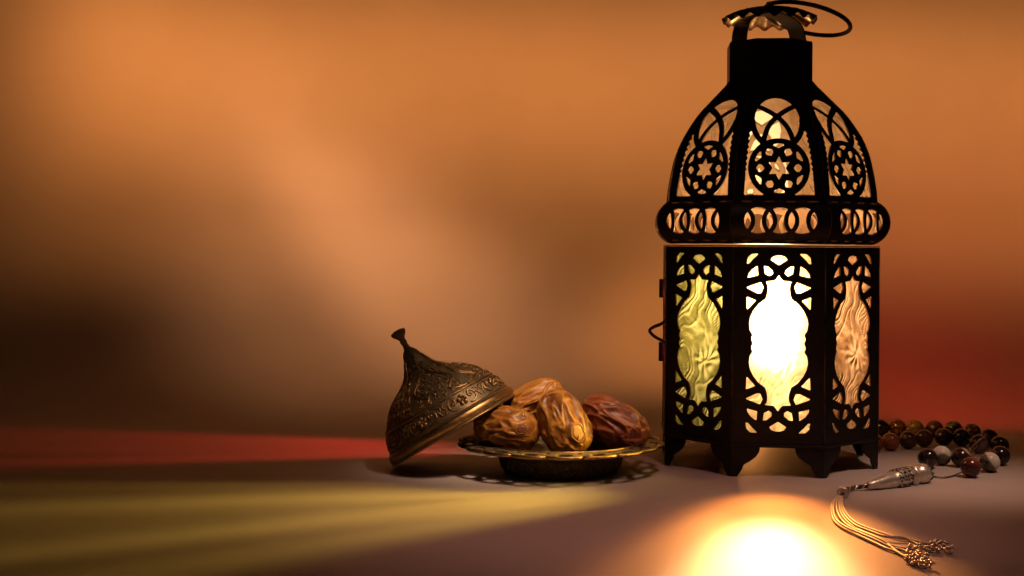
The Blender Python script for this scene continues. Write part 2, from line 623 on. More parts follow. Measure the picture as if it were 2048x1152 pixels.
def dome_pane_mesh(off=-6, mat=None):
    V, F = [], []
    zs = np.linspace(524, 716, 33)
    for z in zs:
        r = float(dome_R(z))
        for q in (-1, -0.5, 0, 0.5, 1):
            V.append((q * (r * S8 - 8), -(r * C8 + off), z))
    for i in range(32):
        for j in range(4):
            F.append((i * 5 + j, i * 5 + j + 1, i * 5 + j + 6, i * 5 + j + 5))
    return make_mesh('dome_pane', V, F, mat or G_DOME, True)
me_domepane = dome_pane_mesh()
M_REFLECTOR = mat_surface('white_reflector_pane', (0.80, 0.74, 0.64), (0.86, 0.80, 0.70), 0.3)  # white reflector added at the back for the dome's inner glow
me_domeback = dome_pane_mesh(1.5, M_REFLECTOR)

# ---- bulged moulding between body and dome
def band_R(s):
    return 197 + 44 * np.cos(s / 44.0)
def band_f(u, s):
    f = np.minimum(band_R(s) * S8 - 0.7 - np.abs(u), 62 - np.abs(s))
    hole = np.full(u.shape, -99.0)
    for c in (-40, 0, 40):
        hole = np.maximum(hole, 30 - np.hypot(u - c, s))
    for c in (-80, -40, 0, 40, 80):
        hole = np.minimum(hole, np.abs(np.hypot(u - c, s) - 30) - 4.0)
    for c in (-60, -20, 20, 60):
        for q in (42, -44):
            hole = np.maximum(hole, -sd_ell(u, s, c, q, 10, 2.4))
    return np.minimum(f, -hole)
def band_map(u, s, o):
    q = s / 44.0
    return (u, -(197 + (41 + o) * math.cos(q)) * C8, 474 + (41 + o) * math.sin(q))
me_band = make_mesh('moulding_panel', *sheet(band_f, -98, 98, -66, 66, 1.3, band_map, 3.0), [M_BLACK, M_LAMPLIT], midx=sheet.midx)

# ---- feet: folded sheet at each corner
def foot_mesh():
    prof = [(0, 58), (52, 58), (50, 46), (44, 37), (34, 29), (22, 22), (18, 12), (12, 3), (10, 0), (0, 0)]
    V, F = [], []
    n = len(prof)
    for s in (1, -1):
        base = len(V)
        for o in (0.0, 3.0):
            for d, z in prof:
                # corner at angle 22.5 deg * s on the face looking to -Y; the wing runs back along that face
                rr = (RB + o - 2.5)
                hw = rr * S8
                V.append((hw - d, -rr * C8, z))
        if s == -1:                         # mirror across the corner plane
            ang = R_(22.5)
            ax = Vector((math.sin(ang), -math.cos(ang), 0))
            for q in range(base, len(V)):
                p = Vector(V[q])
                t = ax * p.dot(ax) + Vector((0, 0, p.z))
                side = p - t
                V[q] = tuple(t - side)
        a, b = list(range(base, base + n)), list(range(base + n, base + 2 * n))
        F.append(a if s == 1 else a[::-1])
        F.append(b[::-1] if s == 1 else b)
        for i in range(n):
            k = (i + 1) % n
            F.append((a[k], a[i], b[i], b[k]))
    return make_mesh('foot', V, F, M_BLACK)
me_foot = foot_mesh()

for k in range(-3, 5):
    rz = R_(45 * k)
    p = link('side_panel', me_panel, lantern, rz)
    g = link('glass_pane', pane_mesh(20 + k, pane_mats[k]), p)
    if k in pane_names:
        g['label'] = pane_names[k]
    link('moulding_panel', me_band, lantern, rz)
    dp = link('dome_panel', me_dome, lantern, rz)
    link('dome_pane', me_domeback if k == 4 else me_domepane, dp)
    link('foot', me_foot, lantern, rz)

glint = [(RB + 0.3, 62), (RB + 0.3, 425)]  # thin rods added to draw glints on the corners
dglint = [(float(dome_R(z)) + 0.6, z) for z in np.linspace(514, 752, 24)]
for k in range(8):
    a = R_(22.5 + 45 * k)
    for P in (glint, dglint):
        V, F = tube([(r * math.sin(a), -r * math.cos(a), z) for r, z in P], 1.3, 6)
        obj('corner_glint', V, F, M_GLINT, lantern, True)

def octo(rings, R=None):
    V, F = [], []
    m = len(rings)
    for j in range(8):
        a = R_(22.5 + 45 * j)
        for r, z in rings:
            V.append((r * math.sin(a), -r * math.cos(a), z))
    for j in range(8):
        q = (j + 1) % 8
        for i in range(m - 1):
            F.append((j * m + i, q * m + i, q * m + i + 1, j * m + i + 1))
    return V, F, m
V, F, m = octo([(216, 55), (223, 55), (224, 57.5), (223, 61), (216, 61)])
F.append([j * m for j in range(8)])
F.append([j * m + m - 1 for j in reversed(range(8))])
obj('bottom_plate', V, F, M_BLACK, lantern)
V, F, m = octo([(202, 426.5), (221.5, 426.5), (221.5, 428.3), (202, 428.3), (202, 426.5)])
obj('top_rail', V, F, M_BLACK, lantern)
V, F, m = octo([(81, 756), (85.5, 752), (87.5, 752), (87.5, 827), (86, 831), (81, 831), (81, 756)])
obj('collar', V, F, M_BLACK, lantern)
# lid bracket: arched strap across the collar
mb = MB()
al = R_(35)
sd_, wd_ = Vector((math.cos(al), math.sin(al), 0)), Vector((-math.sin(al), math.cos(al), 0))
arch = catmull([(-76, 0, 800), (-77, 0, 832), (-73, 0, 856), (-62, 0, 874), (-30, 0, 888), (0, 0, 891), (30, 0, 888), (62, 0, 874), (73, 0, 856), (77, 0, 832), (76, 0, 800)], 4)
V, F = [], []
for i, p in enumerate(arch):
    a, b = arch[max(i - 1, 0)], arch[min(i + 1, len(arch) - 1)]
    t = (b - a).normalized()
    nrm = Vector((-t.z, 0, t.x))
    for o, s in ((1.5, -1), (1.5, 1), (-1.5, 1), (-1.5, -1)):
        q = p + nrm * o
        V.append(sd_ * q.x + wd_ * (22 * s) + Vector((0, 0, q.z)))
for i in range(len(arch) - 1):
    for j in range(4):
        F.append((i * 4 + j, i * 4 + (j + 1) % 4, i * 4 + 4 + (j + 1) % 4, i * 4 + 4 + j))
F += [(3, 2, 1, 0), tuple(len(V) - 4 + j for j in range(4))]
obj('bracket_strap', V, F, M_BLACK, lantern)
# fluted cap
def flute(r, z, a):
    k = max(0.0, (r - 45) / 46.0)
    return r * (1 + 0.02 * k * math.cos(18 * a)), z + 4.6 * k * math.cos(18 * a)
top = [(0.1, 905), (20, 904), (42, 901), (62, 895), (78, 887), (93, 878)]
bot = [(92, 876), (77, 884), (61, 892), (41, 898), (20, 901), (0.1, 902)]
V, F = lathe(top + bot, 144, flute)
mid = []
for j in range(144):
    for i in range(len(top + bot) - 1):
        mid.append(0 if i < 6 else 1)
obj('cap', V, F, [M_BLACK, M_INNER], lantern, True, mid)
mb = MB().add(*lathe([(0.1, 917), (6, 915), (7.5, 910), (6, 905)], 20))
obj('rivet', mb.V, mb.F, M_BLACK, lantern, True)
# carrying ring
e1 = Vector((math.cos(R_(14.5)), 0, -math.sin(R_(14.5))))
e2 = Vector((0.0, 0.99, -0.13))
cc = Vector(((1607 - 1024), 2650, 920 - 38))
ring = [lan_local(cc + e1 * (87 * math.cos(t)) + e2 * (84 * math.sin(t))) for t in np.linspace(0, 2 * math.pi, 72, endpoint=False)]
V, F = tube(ring, 4.4, 10, closed=True)
obj('carrying_ring', V, F, M_BLACK, lantern, True)
# door hinge knuckles and wire catch on the left edge
for y0, y1 in ((560, 597), (686, 724)):
    d = 2690.0
    x = (1321 - 1024) * d / FOC
    z0, z1 = HC - (y1 - 490) * d / FOC, HC - (y0 - 490) * d / FOC
    c = lan_local((x, d, 0))
    V, F = lathe([(0.1, z0), (5, z0), (5.5, z0 + 1), (5.5, z1 - 1), (5, z1), (0.1, z1)], 16)
    obj('hinge', [(v[0] + c.x, v[1] + c.y, v[2]) for v in V], F, M_BLACK, lantern, True)
cp = []
for zx, zy in ((197, 450), (200, 560), (182, 622), (140, 650), (95, 668), (66, 695), (95, 733), (150, 765), (203, 782)):
    d = 2665.0
    px, py = 1280 + zx / 3.789, 480 + zy / 3.789
    cp.append(lan_local(((px - 1024) * d / FOC, d, HC - (py - 490) * d / FOC)))
V, F = tube(catmull(cp, 5), 3.3, 8)
obj('wire_catch', V, F, M_BLACK, lantern, True)

# ---- the lit bulb inside
M_BULB = bpy.data.materials.new('lit_frosted_bulb')
M_BULB.use_nodes = True
nt = M_BULB.node_tree
nt.nodes.remove(nt.nodes['Principled BSDF'])
em = nt.nodes.new('ShaderNodeEmission')
em.inputs['Color'].default_value = (1.0, 0.62, 0.30, 1)
em.inputs['Strength'].default_value = 130.0
nt.links.new(em.outputs[0], nt.nodes['Material Output'].inputs['Surface'])
V, F = lathe([(0.1, 384), (14, 381), (29, 371), (41, 353), (46, 328), (44, 300), (38, 274), (30, 250), (25, 232), (25, 205), (0.1, 204)], 32)
bulb = obj('bulb', V, F, M_BULB, lantern, True)
V, F = lathe([(25, 204), (27, 200), (27, 150), (33, 146), (33, 120), (60, 112), (60, 61), (0.1, 61)], 32)
obj('bulb_holder', V, F, M_INNER, lantern, True)

# ================================================================== serving dish
DX, DY = 93.0, 2530.0
dish = thing('serving_dish', 'footed bronze dish with pierced scalloped rim holding the dates', 'dish', (DX, DY, 0))
NS = 18
def rim_f(a, r):
    ph = np.abs(np.sin(a * NS / 2))
    edge = 186 + 10 * np.sqrt(ph)
    f = np.minimum(edge - r, r - 150)
    k = np.round(a * NS / (2 * math.pi) - 0.5) + 0.5
    da = (a - k * 2 * math.pi / NS) * 170
    f = np.minimum(f, sd_ell(da, r, 0, 176, 15, 8.5))
    k2 = np.round(a * NS / (2 * math.pi))
    da2 = (a - k2 * 2 * math.pi / NS) * 170
    f = np.minimum(f, sd_ell(da2, r, 0, 163, 6, 4))
    return f
def rim_map(a, r, o):
    z = 55 - 3.0 * (r - 150) / 46.0 if r > 150 else 55
    return (r * math.cos(a), r * math.sin(a), z + o)
def polar_sheet():
    def f(x, y):
        return rim_f(np.arctan2(y, x), np.hypot(x, y))
    def mp(x, y, o):
        return rim_map(math.atan2(y, x), math.hypot(x, y), o)
    return sheet(f, -200, 200, -200, 200, 2.0, mp, 2.6)
V, F = polar_sheet()
obj('pierced_rim', V, F, M_PATINA, dish)
rimp = []
for t in np.linspace(0, 2 * math.pi, 360, endpoint=False):
    ph = abs(math.sin(t * NS / 2))
    r = 184.5 + 10 * math.sqrt(ph)
    rimp.append((r * math.cos(t), r * math.sin(t), 53.5))
V, F = tube(rimp, 3.4, 8, closed=True)
obj('rim_bead', V, F, M_BRONZE, dish, True)
V, F = tube([(153 * math.cos(t), 153 * math.sin(t), 57) for t in np.linspace(0, 2 * math.pi, 120, endpoint=False)], 2.4, 8, closed=True)
obj('inner_bead', V, F, M_BRONZE, dish, True)
# bowl and foot
V, F = lathe([(153, 56.5), (147, 53), (134, 42), (118, 32), (90, 27), (0.1, 26), ], 96)
obj('bowl', V, F, M_PATINA, dish, True)
V, F = lathe([(152, 54.5), (140, 43), (122, 35), (119, 30), (117, 27), (113, 10), (108, 3), (108, 0), (100, 0), (100, 20), (0.1, 22)], 96)
foot_o = obj('foot_ring', V, F, M_PATINA, dish, True)
def relief_spiral(cx, cy, r, turns, hand, start, n=18):
    P = []
    for i in range(n + 1):
        t = i / n
        a = start + hand * turns * 2 * math.pi * t
        q = r * (1 - 0.82 * t)
        P.append((cx + q * math.cos(a), cy + q * math.sin(a)))
    return P
mb = MB()
def foot_pt(s, h):
    rr = np.interp(h, [3, 10, 27, 30], [109, 113.5, 117.5, 119.5])
    a = s / 115.0
    return Vector((rr * math.cos(a), rr * math.sin(a), h))
nrep = 16
for k in range(nrep):
    s0 = k * 2 * math.pi * 115 / nrep
    hand = 1 if k % 2 else -1
    for P in (relief_spiral(s0 + 8, 16, 9, 1.3, hand, 0.5), relief_spiral(s0 + 28, 16, 8, 1.2, -hand, 2.6),
              [(s0 - 2, 5), (s0 + 8, 28), (s0 + 22, 27), (s0 + 34, 8), (s0 + 43, 5)], [(s0 + 16, 7), (s0 + 19, 15), (s0 + 17, 23)]):
        pts = [foot_pt(a, min(max(b, 4), 29)) for a, b in P]
        V, F = tube(catmull(pts, 3), 1.5, 5)
        mb.add(V, F)
obj('engraved_scroll', mb.V, mb.F, M_PATINA, foot_o, True)

# ================================================================== the lid
rimc = Vector((-110.0, 2549.0, 71.5))
axis = Vector((-0.505, 0.10, 0.857)).normalized()
lid = thing('dish_lid', 'engraved bronze pointed dish lid leaning on the dish of dates', 'lid', rimc)
lid.rotation_mode = 'QUATERNION'
lid.rotation_quaternion = axis.to_track_quat('Z', 'Y')
LR = [(135, 0), (135.5, 3), (134, 6), (136, 9), (135, 19), (132, 23), (128.5, 25), (127.5, 29), (122, 48), (117, 58), (117, 61), (114.5, 63), (103, 80), (86, 98), (64, 114), (44, 126), (33, 138), (25, 152), (19, 164), (14.5, 176)]
lid_h = [h for r, h in LR]
lid_r = [r for r, h in LR]
outer = LR + [(11, 178), (8, 181)]
inner = [(5, 174), (12, 170), (22, 150), (31, 134), (42, 122), (62, 110), (84, 94), (101, 76), (112, 60), (119, 44), (125, 25), (131, 8), (131, 0), (135, 0)]
V, F = lathe(outer + inner, 128)
shell = obj('shell', V, F, M_PATINA, lid, True)
def lid_pt(th, h, off=0.0):
    r = float(np.interp(h, lid_h, lid_r)) + off
    return Vector((r * math.cos(th), r * math.sin(th), h + off * 0.3))
# polished rim strip and ridge rings
V, F = lathe([(134.5, 6.5), (136.4, 9), (136, 14), (135.2, 19), (132.5, 22.6), (131, 19), (131, 8)], 128)
obj('polished_rim', V, F, M_BRONZE, shell, True)
mb = MB()
for h, rr in ((2.0, 1.8), (26.5, 1.6), (60, 2.0)):
    mb.add(*tube([lid_pt(t, h, 0.4) for t in np.linspace(0, 2 * math.pi, 128, endpoint=False)], rr, 6, closed=True))
obj('ridge_ring', mb.V, mb.F, M_BRONZE, shell, True)
# flower band
NF = 9
for k in range(NF):
    t0 = 2 * math.pi * (k + 0.13) / NF - math.pi / 2
    mb = MB()
    hc, rad = 43, 124
    def fp(ds, dh, off):
        return lid_pt(t0 + ds / rad, hc + dh, off)
    for q in range(5):
        a = 2 * math.pi * q / 5 + 0.3
        c = fp(6.8 * math.cos(a), 6.8 * math.sin(a), 0.6)
        mb.add(*ball(c, 4.4, 10, 6))
    mb.add(*ball(fp(0, 0, 1.8), 2.8, 8, 6))
    obj('flower', mb.V, mb.F, M_BRONZE, shell, True)
    mb = MB()
    per = 2 * math.pi * rad / NF
    for s in (1, -1):
        P1 = [(s * 12, -10), (s * 20, -12), (s * 29, -5), (s * 28, 7), (s * 20, 10), (s * 15, 4), (s * 19, -2)]
        P2 = [(s * 27, 9), (s * 34, 3), (s * 40, -9)]
        P3 = [(s * 11, 11), (s * 14, 12), (s * 20, 13)]
        P4 = [(s * 33, 11), (s * 38, 10), (s * 41, 4), (s * 37, 1)]
        for P, rr in ((P1, 1.9), (P2, 1.7), (P3, 1.6), (P4, 1.5)):
            pts = catmull([fp(a, b, 0.5) for a, b in P], 4)
            mb.add(*tube(pts, rr, 5))
        mb.add(*ball(fp(s * 21, 2, 0.6), 3.0, 8, 5))
    obj('leaf_scroll', mb.V, mb.F, M_BRONZE, shell, True)
# cartouches and scrolls over the upper cone
NCART = 6
for k in range(NCART):
    t0 = 2 * math.pi * (k + 0.35) / NCART
    hw = math.pi / NCART
    def cp_(a, b, off=0.4):                     # a: -1..1 across, b: 0..1 up the cone
        return lid_pt(t0 + a * hw, 64 + b * 100, off)
    mb = MB()
    out = [(-0.98, 0.0), (-0.62, 0.03), (-0.4, 0.10), (-0.62, 0.20), (-0.86, 0.30), (-0.72, 0.44), (-0.45, 0.56), (-0.2, 0.72), (0, 0.98)]
    for s in (1, -1):
        mb.add(*tube(catmull([cp_(s * a, b) for a, b in out], 5), 2.4, 6))
        mb.add(*tube(catmull([cp_(s * a * 0.82, 0.05 + b * 0.9) for a, b in out[2:]], 5), 1.3, 5))
    obj('cartouche_border', mb.V, mb.F, M_BRONZE, shell, True)
    mb = MB()
    rnd = random.Random(k)
    for row, (b, n, r) in enumerate(((0.06, 6, 0.045), (0.16, 6, 0.05), (0.27, 6, 0.05), (0.37, 5, 0.045), (0.47, 4, 0.045), (0.57, 3, 0.045), (0.68, 3, 0.04), (0.80, 2, 0.04))):
        for j in range(n):
            a0 = (j + 0.5) / n * 1.8 - 0.9
            rad = float(np.interp(64 + b * 100, lid_h, lid_r))
            kx = 100.0 / max(rad * hw, 6)
            hand = rnd.choice((1, -1))
            P = relief_spiral(0, 0, r, rnd.uniform(1.0, 1.4), hand, rnd.uniform(0, 6.28), 12)
            P = [(a0 + q[0] * kx + rnd.uniform(-.004, .004), b + q[1]) for q in P]
            mb.add(*tube([cp_(a, c, 0.2) for a, c in P], 1.35, 5))
            P = [(a0 + kx * r, b - r), (a0 + kx * r * 1.25, b), (a0 + kx * r * 0.9, b + r)]
            mb.add(*tube(catmull([cp_(a, c, 0.1) for a, c in P], 3), 1.1, 5))
    obj('engraved_scroll', mb.V, mb.F, M_BRONZE, shell, True)
V, F = lathe([(13, 174), (12.5, 179), (9, 182), (6.5, 186), (5.6, 194), (7, 199), (5.8, 203), (8, 208), (13.5, 214), (15.5, 219), (14.5, 222), (8, 224.5), (0.1, 225)], 40)
obj('knob', V, F, M_PATINA, lid, True)

# ================================================================== dates
def date_material(name, ridge, flesh, deep):
    m, nt, b = nmat(name)
    at = nt.nodes.new('ShaderNodeAttribute')
    at.attribute_name = 'ridge'
    v = coords(nt)
    n = noise_node(nt, v, 130, 4, 0.6, 0.6)
    r0 = ramp(nt, ((0.36, deep), (0.64, flesh)))
    nt.links.new(n.outputs['Fac'], r0.inputs['Fac'])
    mx = nt.nodes.new('ShaderNodeMix')
    mx.data_type = 'RGBA'
    nt.links.new(at.outputs['Fac'], mx.inputs['Factor'])
    nt.links.new(r0.outputs['Color'], mx.inputs['A'])
    mx.inputs['B'].default_value = (*ridge, 1)
    nt.links.new(mx.outputs['Result'], b.inputs['Base Color'])
    b.inputs['Roughness'].default_value = 0.42
    b.inputs['Specular IOR Level'].default_value = 0.45
    b.inputs['Subsurface Weight'].default_value = 0.18
    b.inputs['Subsurface Radius'].default_value = (1.0, 0.35, 0.08)
    b.inputs['Subsurface Scale'].default_value = 0.003
    n2 = noise_node(nt, v, 1500, 4)
    bump(nt, b, n2.outputs['Fac'], 0.2, 0.0002)
    return m
M_D_AMBER = date_material('amber_date_skin', (0.44, 0.20, 0.03), (0.22, 0.068, 0.012), (0.075, 0.017, 0.008))
M_D_GOLD = date_material('golden_date_skin', (0.56, 0.26, 0.04), (0.42, 0.15, 0.022), (0.22, 0.065, 0.014))
M_D_RED = date_material('red_brown_date_skin', (0.36, 0.12, 0.035), (0.20, 0.036, 0.020), (0.08, 0.014, 0.010))
M_SCAR = mat_surface('date_scar', (0.36, 0.20, 0.07), (0.48, 0.28, 0.10), 0.6)
M_RIM = mat_surface('date_scar_rim', (0.20, 0.08, 0.02), (0.40, 0.19, 0.05), 0.45)
M_SCARD = mat_surface('dark_date_scar', (0.10, 0.03, 0.02), (0.17, 0.05, 0.03), 0.4)

def date(px, py, d, axis, half, rad, seed, mat, label, scar=None, ridge_w=0.13):
    c = Vector(((px - 1024) * d / FOC, d, HC - (py - 490) * d / FOC))
    nu, nv = 120, 90
    V, F, att = [], [], []
    off = Vector((seed * 7.31, seed * 3.17, seed * 1.93))
    for i in range(nv + 1):
        t = math.pi * i / nv
        ca, sa = math.cos(t), math.sin(t)
        for j in range(nu):
            b = 2 * math.pi * j / nu
            ex = 0.82
            x = math.copysign(abs(ca) ** ex, ca)
            q = abs(sa) ** 0.86 * (1 + 0.06 * x)
            dirv = Vector((x, q * math.cos(b), q * math.sin(b)))
            p = Vector((x * 0.95, dirv.y * 1.55, dirv.z * 1.55)) + off
            wv = Vector((noise.noise(p * 1.1), noise.noise(p * 1.1 + Vector((9, 3, 1))), noise.noise(p * 1.1 + Vector((2, 8, 5)))))
            ds, _ = noise.voronoi(p + wv * 0.75)
            e = ds[1] - ds[0]
            rg = math.exp(-(e / ridge_w) ** 2)
            d2, _ = noise.voronoi(Vector((p.x * 1.6, p.y * 2.6, p.z * 2.6)) + wv * 1.3)
            rg2 = math.exp(-((d2[1] - d2[0]) / 0.16) ** 2)
            big = noise.noise(p * 0.7 + Vector((4, 4, 4)))
            fine = noise.noise(p * 4.0)
            k = 1.02 + 0.05 * rg + 0.07 * big + 0.02 * fine + 0.026 * rg2 + 0.016 * noise.noise(p * 9.0) - 0.12 * min(e / 0.55, 1.0)
            V.append((x * half * (1 + 0.03 * big), dirv.y * rad * k, dirv.z * rad * k * 0.94))
            att.append(min(1, max(0, 0.75 * rg * (0.55 + 1.1 * abs(big)) + 0.35 * fine + 0.35 * (big + 0.25) + 0.2 * rg2)))
    for i in range(nv):
        for j in range(nu):
            k = (j + 1) % nu
            F.append((i * nu + j, i * nu + k, (i + 1) * nu + k, (i + 1) * nu + j))
    me = make_mesh('date', V, F, mat, True)
    a = me.attributes.new('ridge', 'FLOAT', 'POINT')
    a.data.foreach_set('value', np.array(att[:len(me.vertices)], dtype=np.float32))
    o = link('date', me, None, 0, c)
    o.rotation_mode = 'QUATERNION'
    o.rotation_quaternion = Vector(axis).normalized().to_track_quat('X', 'Z')
    tag(o, label, 'date', 'dates in the bronze dish')
    if scar:
        sm, sr, sx, sy = scar
        q = o.rotation_quaternion
        best = None
        for vv in V:
            wp = q @ Vector(vv) + c
            ix, iy = 1024 + wp.x * FOC / wp.y, 490 + (HC - wp.z) * FOC / wp.y
            e = math.hypot(ix - sx, iy - sy)
            if e < 8 and (best is None or wp.y + e * 2 < best[0]):
                best = (wp.y + e * 2, Vector(vv))
        p = best[1]
        nrm = Vector((p.x / half ** 2, p.y / rad ** 2, p.z / rad ** 2)).normalized()
        qn = nrm.to_track_quat('Z', 'Y')
        wob = lambda r, z, a: (r * (1 + 0.13 * math.sin(2 * a + seed) + 0.05 * math.sin(5 * a)), z)
        for nm, prof, mm in (('stem_scar', [(0.1, 1.3), (sr * 0.5, 1.0), (sr * 0.92, 0.7), (sr * 1.0, -5)], sm),
                             ('scar_rim', [(sr * 0.90, -4), (sr * 0.94, 0.9), (sr * 1.02, 1.7), (sr * 1.14, 0.2), (sr * 1.40, -5)], M_RIM)):
            VV, FF = lathe(prof, 28, wob)
            VV = [p + nrm * 0.4 + qn @ Vector(t) for t in VV]
            obj(nm, VV, FF, mm, o, True)
    return o
date(1012, 858, 2478, (0.80, -0.55, -0.12), 66, 45, 1, M_D_AMBER, 'golden brown wrinkled date partly under the rim of the lid', (M_SCARD, 9, 1043, 858))
date(1066, 800, 2560, (0.86, 0.2, 0.34), 62, 34, 2, M_D_GOLD, 'bright amber date lying highest at the back of the dish')
date(1127, 846, 2462, (0.34, -0.40, -0.80), 66, 44, 3, M_D_AMBER, 'upright amber date with pale oval scar in the middle of the dish', (M_SCAR, 14, 1155, 866))
date(1228, 845, 2490, (0.80, -0.26, -0.46), 70, 42, 4, M_D_RED, 'dark red wrinkled date at the right side of the dish', (M_SCARD, 15, 1270, 873))
date(1178, 868, 2590, (0.9, 0.1, 0.1), 62, 38, 5, M_D_RED, 'shaded date lying low behind the middle and right dates')

# ================================================================== prayer beads
def agate(name, stops, scale, dist):
    m, nt, b = nmat(name)
    oi = nt.nodes.new('ShaderNodeObjectInfo')
    v = coords(nt, (1, 1, 1), (0.6, 0.3, 0.2))
    wv = nt.nodes.new('ShaderNodeTexWave')
    wv.inputs['Scale'].default_value = scale
    wv.inputs['Distortion'].default_value = dist
    wv.inputs['Detail'].default_value = 3
    wv.inputs['Detail Scale'].default_value = 1.2
    nt.links.new(v, wv.inputs['Vector'])
    mul = nt.nodes.new('ShaderNodeMath')
    mul.operation = 'MULTIPLY'
    mul.inputs[1].default_value = 20.0
    nt.links.new(oi.outputs['Random'], mul.inputs[0])
    nt.links.new(mul.outputs[0], wv.inputs['Phase Offset'])
    r = ramp(nt, stops)
    nt.links.new(wv.outputs['Fac'], r.inputs['Fac'])
    nt.links.new(r.outputs['Color'], b.inputs['Base Color'])
    b.inputs['Roughness'].default_value = 0.16
    b.inputs['Specular IOR Level'].default_value = 0.45
    b.inputs['Coat Weight'].default_value = 0.1
    return m
A_DARK = agate('dark_agate', ((0.0, (0.012, 0.008, 0.008)), (0.6, (0.035, 0.014, 0.012)), (1.0, (0.10, 0.03, 0.02))), 18, 3)
A_RED = agate('red_agate', ((0.0, (0.04, 0.012, 0.010)), (0.5, (0.16, 0.035, 0.02)), (1.0, (0.28, 0.07, 0.03))), 14, 4)
A_ORANGE = agate('orange_agate', ((0.0, (0.14, 0.03, 0.015)), (0.5, (0.28, 0.07, 0.03)), (1.0, (0.42, 0.16, 0.06))), 12, 3)
A_WHITE = agate('white_banded_agate', ((0.0, (0.05, 0.04, 0.035)), (0.22, (0.12, 0.09, 0.07)), (0.30, (0.46, 0.40, 0.33)), (1.0, (0.58, 0.52, 0.45))), 14, 1.5)
A_BAND = agate('dark_agate_with_pale_cap', ((0.0, (0.016, 0.010, 0.010)), (0.62, (0.03, 0.012, 0.012)), (0.72, (0.42, 0.32, 0.28)), (0.82, (0.10, 0.03, 0.03)), (1.0, (0.30, 0.20, 0.18))), 13, 1.5)
beads = thing('prayer_beads', 'string of dark agate prayer beads with silver head and cord tassel', 'prayer beads', floor_pt(1900, 930))
BB = Vector(floor_pt(1900, 930))
BR = 19.0
bl = [(780, 670, A_DARK), (940, 640, A_WHITE), (1165, 660, A_BAND), (1365, 505, A_BAND), (1170, 430, A_BAND), (960, 425, A_DARK), (735, 440, A_DARK), (555, 460, A_DARK), (350, 480, A_RED),
      (170, 495, A_ORANGE), (30, 440, A_RED), (60, 345, A_DARK), (240, 318, A_DARK), (430, 314, A_ORANGE), (635, 325, A_ORANGE), (860, 330, A_RED), (1080, 335, A_BAND), (1290, 365, A_RED),
      (1485, 432, A_DARK), (1608, 520, A_DARK), (1615, 640, A_BAND), (1495, 715, A_WHITE), (1275, 775, A_RED)]
bead_V, bead_F = lathe([(2.2, -18.2), (4.5, -18.45), (9, -16.7), (13.4, -13.4), (16.7, -9.0), (18.4, -4.7), (19, 0), (18.4, 4.7), (16.7, 9.0), (13.4, 13.4), (9, 16.7), (4.5, 18.45), (2.2, 18.2), (1.6, 14)], 28)
bead_mesh = {}
centres = []
for zx, zy, _ in bl:
    x, y = 1720 + zx / 5.76, 800 + zy / 5.76
    centres.append(Vector(floor_pt(x, y, BR)) - BB)
for i, (zx, zy, m) in enumerate(bl):
    if m.name not in bead_mesh:
        bead_mesh[m.name] = make_mesh('bead', bead_V, bead_F, m, True)
    o = link('bead', bead_mesh[m.name], beads, 0, centres[i])
    a, b = centres[max(i - 1, 0)], centres[min(i + 1, len(centres) - 1)]
    o.rotation_mode = 'QUATERNION'
    q = (b - a).normalized().to_track_quat('Z', 'Y')
    o.rotation_quaternion = q @ Quaternion((0, 0, 1), random.uniform(0, 6.28))

def hp(x, y, z):
    return Vector(floor_pt(x, y, z)) - BB
# silver head, turned about its own axis
h0, h1 = hp(1858, 944, 18), hp(1735, 971.5, 9)
Lh = (h1 - h0).length
ax = (h1 - h0).normalized()
hq = ax.to_track_quat('Z', 'Y')
def place(o):
    o.location = h0 * U
    o.rotation_mode = 'QUATERNION'
    o.rotation_quaternion = hq
def lh(prof, n=40):
    return lathe([(r * 1.2, t * Lh) for r, t in prof], n)
V, F = lh([(0.1, -0.02), (5, -0.015), (10, 0.02), (14, 0.07), (15.5, 0.13), (14.5, 0.19), (10, 0.235), (6, 0.25), (6, 0.275), (15.5, 0.283), (16.8, 0.30), (15.5, 0.317), (7.5, 0.327), (7.5, 0.345), (13, 0.37),
           (14.5, 0.42), (14.8, 0.50), (14, 0.575), (12, 0.60), (12, 0.63), (11, 0.72), (9, 0.82), (6.5, 0.92), (4.5, 1.0), (0.1, 1.0)])
silver = obj('silver_head', V, F, M_SILVER, beads, True)
place(silver)
mb = MB()
rnd = random.Random(9)
for t, rr, cnt in ((0.03, 11.3, 10), (0.075, 14.4, 13), (0.385, 13.8, 15), (0.42, 14.8, 15), (0.46, 15.0, 16), (0.50, 15.0, 15), (0.54, 14.8, 16), (0.575, 14.2, 15)):
    for k in range(cnt):
        a = 2 * math.pi * (k + rnd.uniform(-.2, .2)) / cnt
        c = Vector((1.2 * rr * math.cos(a), 1.2 * rr * math.sin(a), (t + rnd.uniform(-.008, .008)) * Lh))
        ring_ = []
        e_a, e_z = Vector((-math.sin(a), math.cos(a), 0)), Vector((0, 0, 1))
        for q in range(7):
            b = q / 6 * 5.0 + rnd.uniform(0, 6)
            ring_.append(c + e_a * (2.3 * math.cos(b)) + e_z * (2.3 * math.sin(b)))
        mb.add(*tube(ring_, 0.85, 4))
fil = obj('filigree', mb.V, mb.F, M_OXIDE, silver, True)

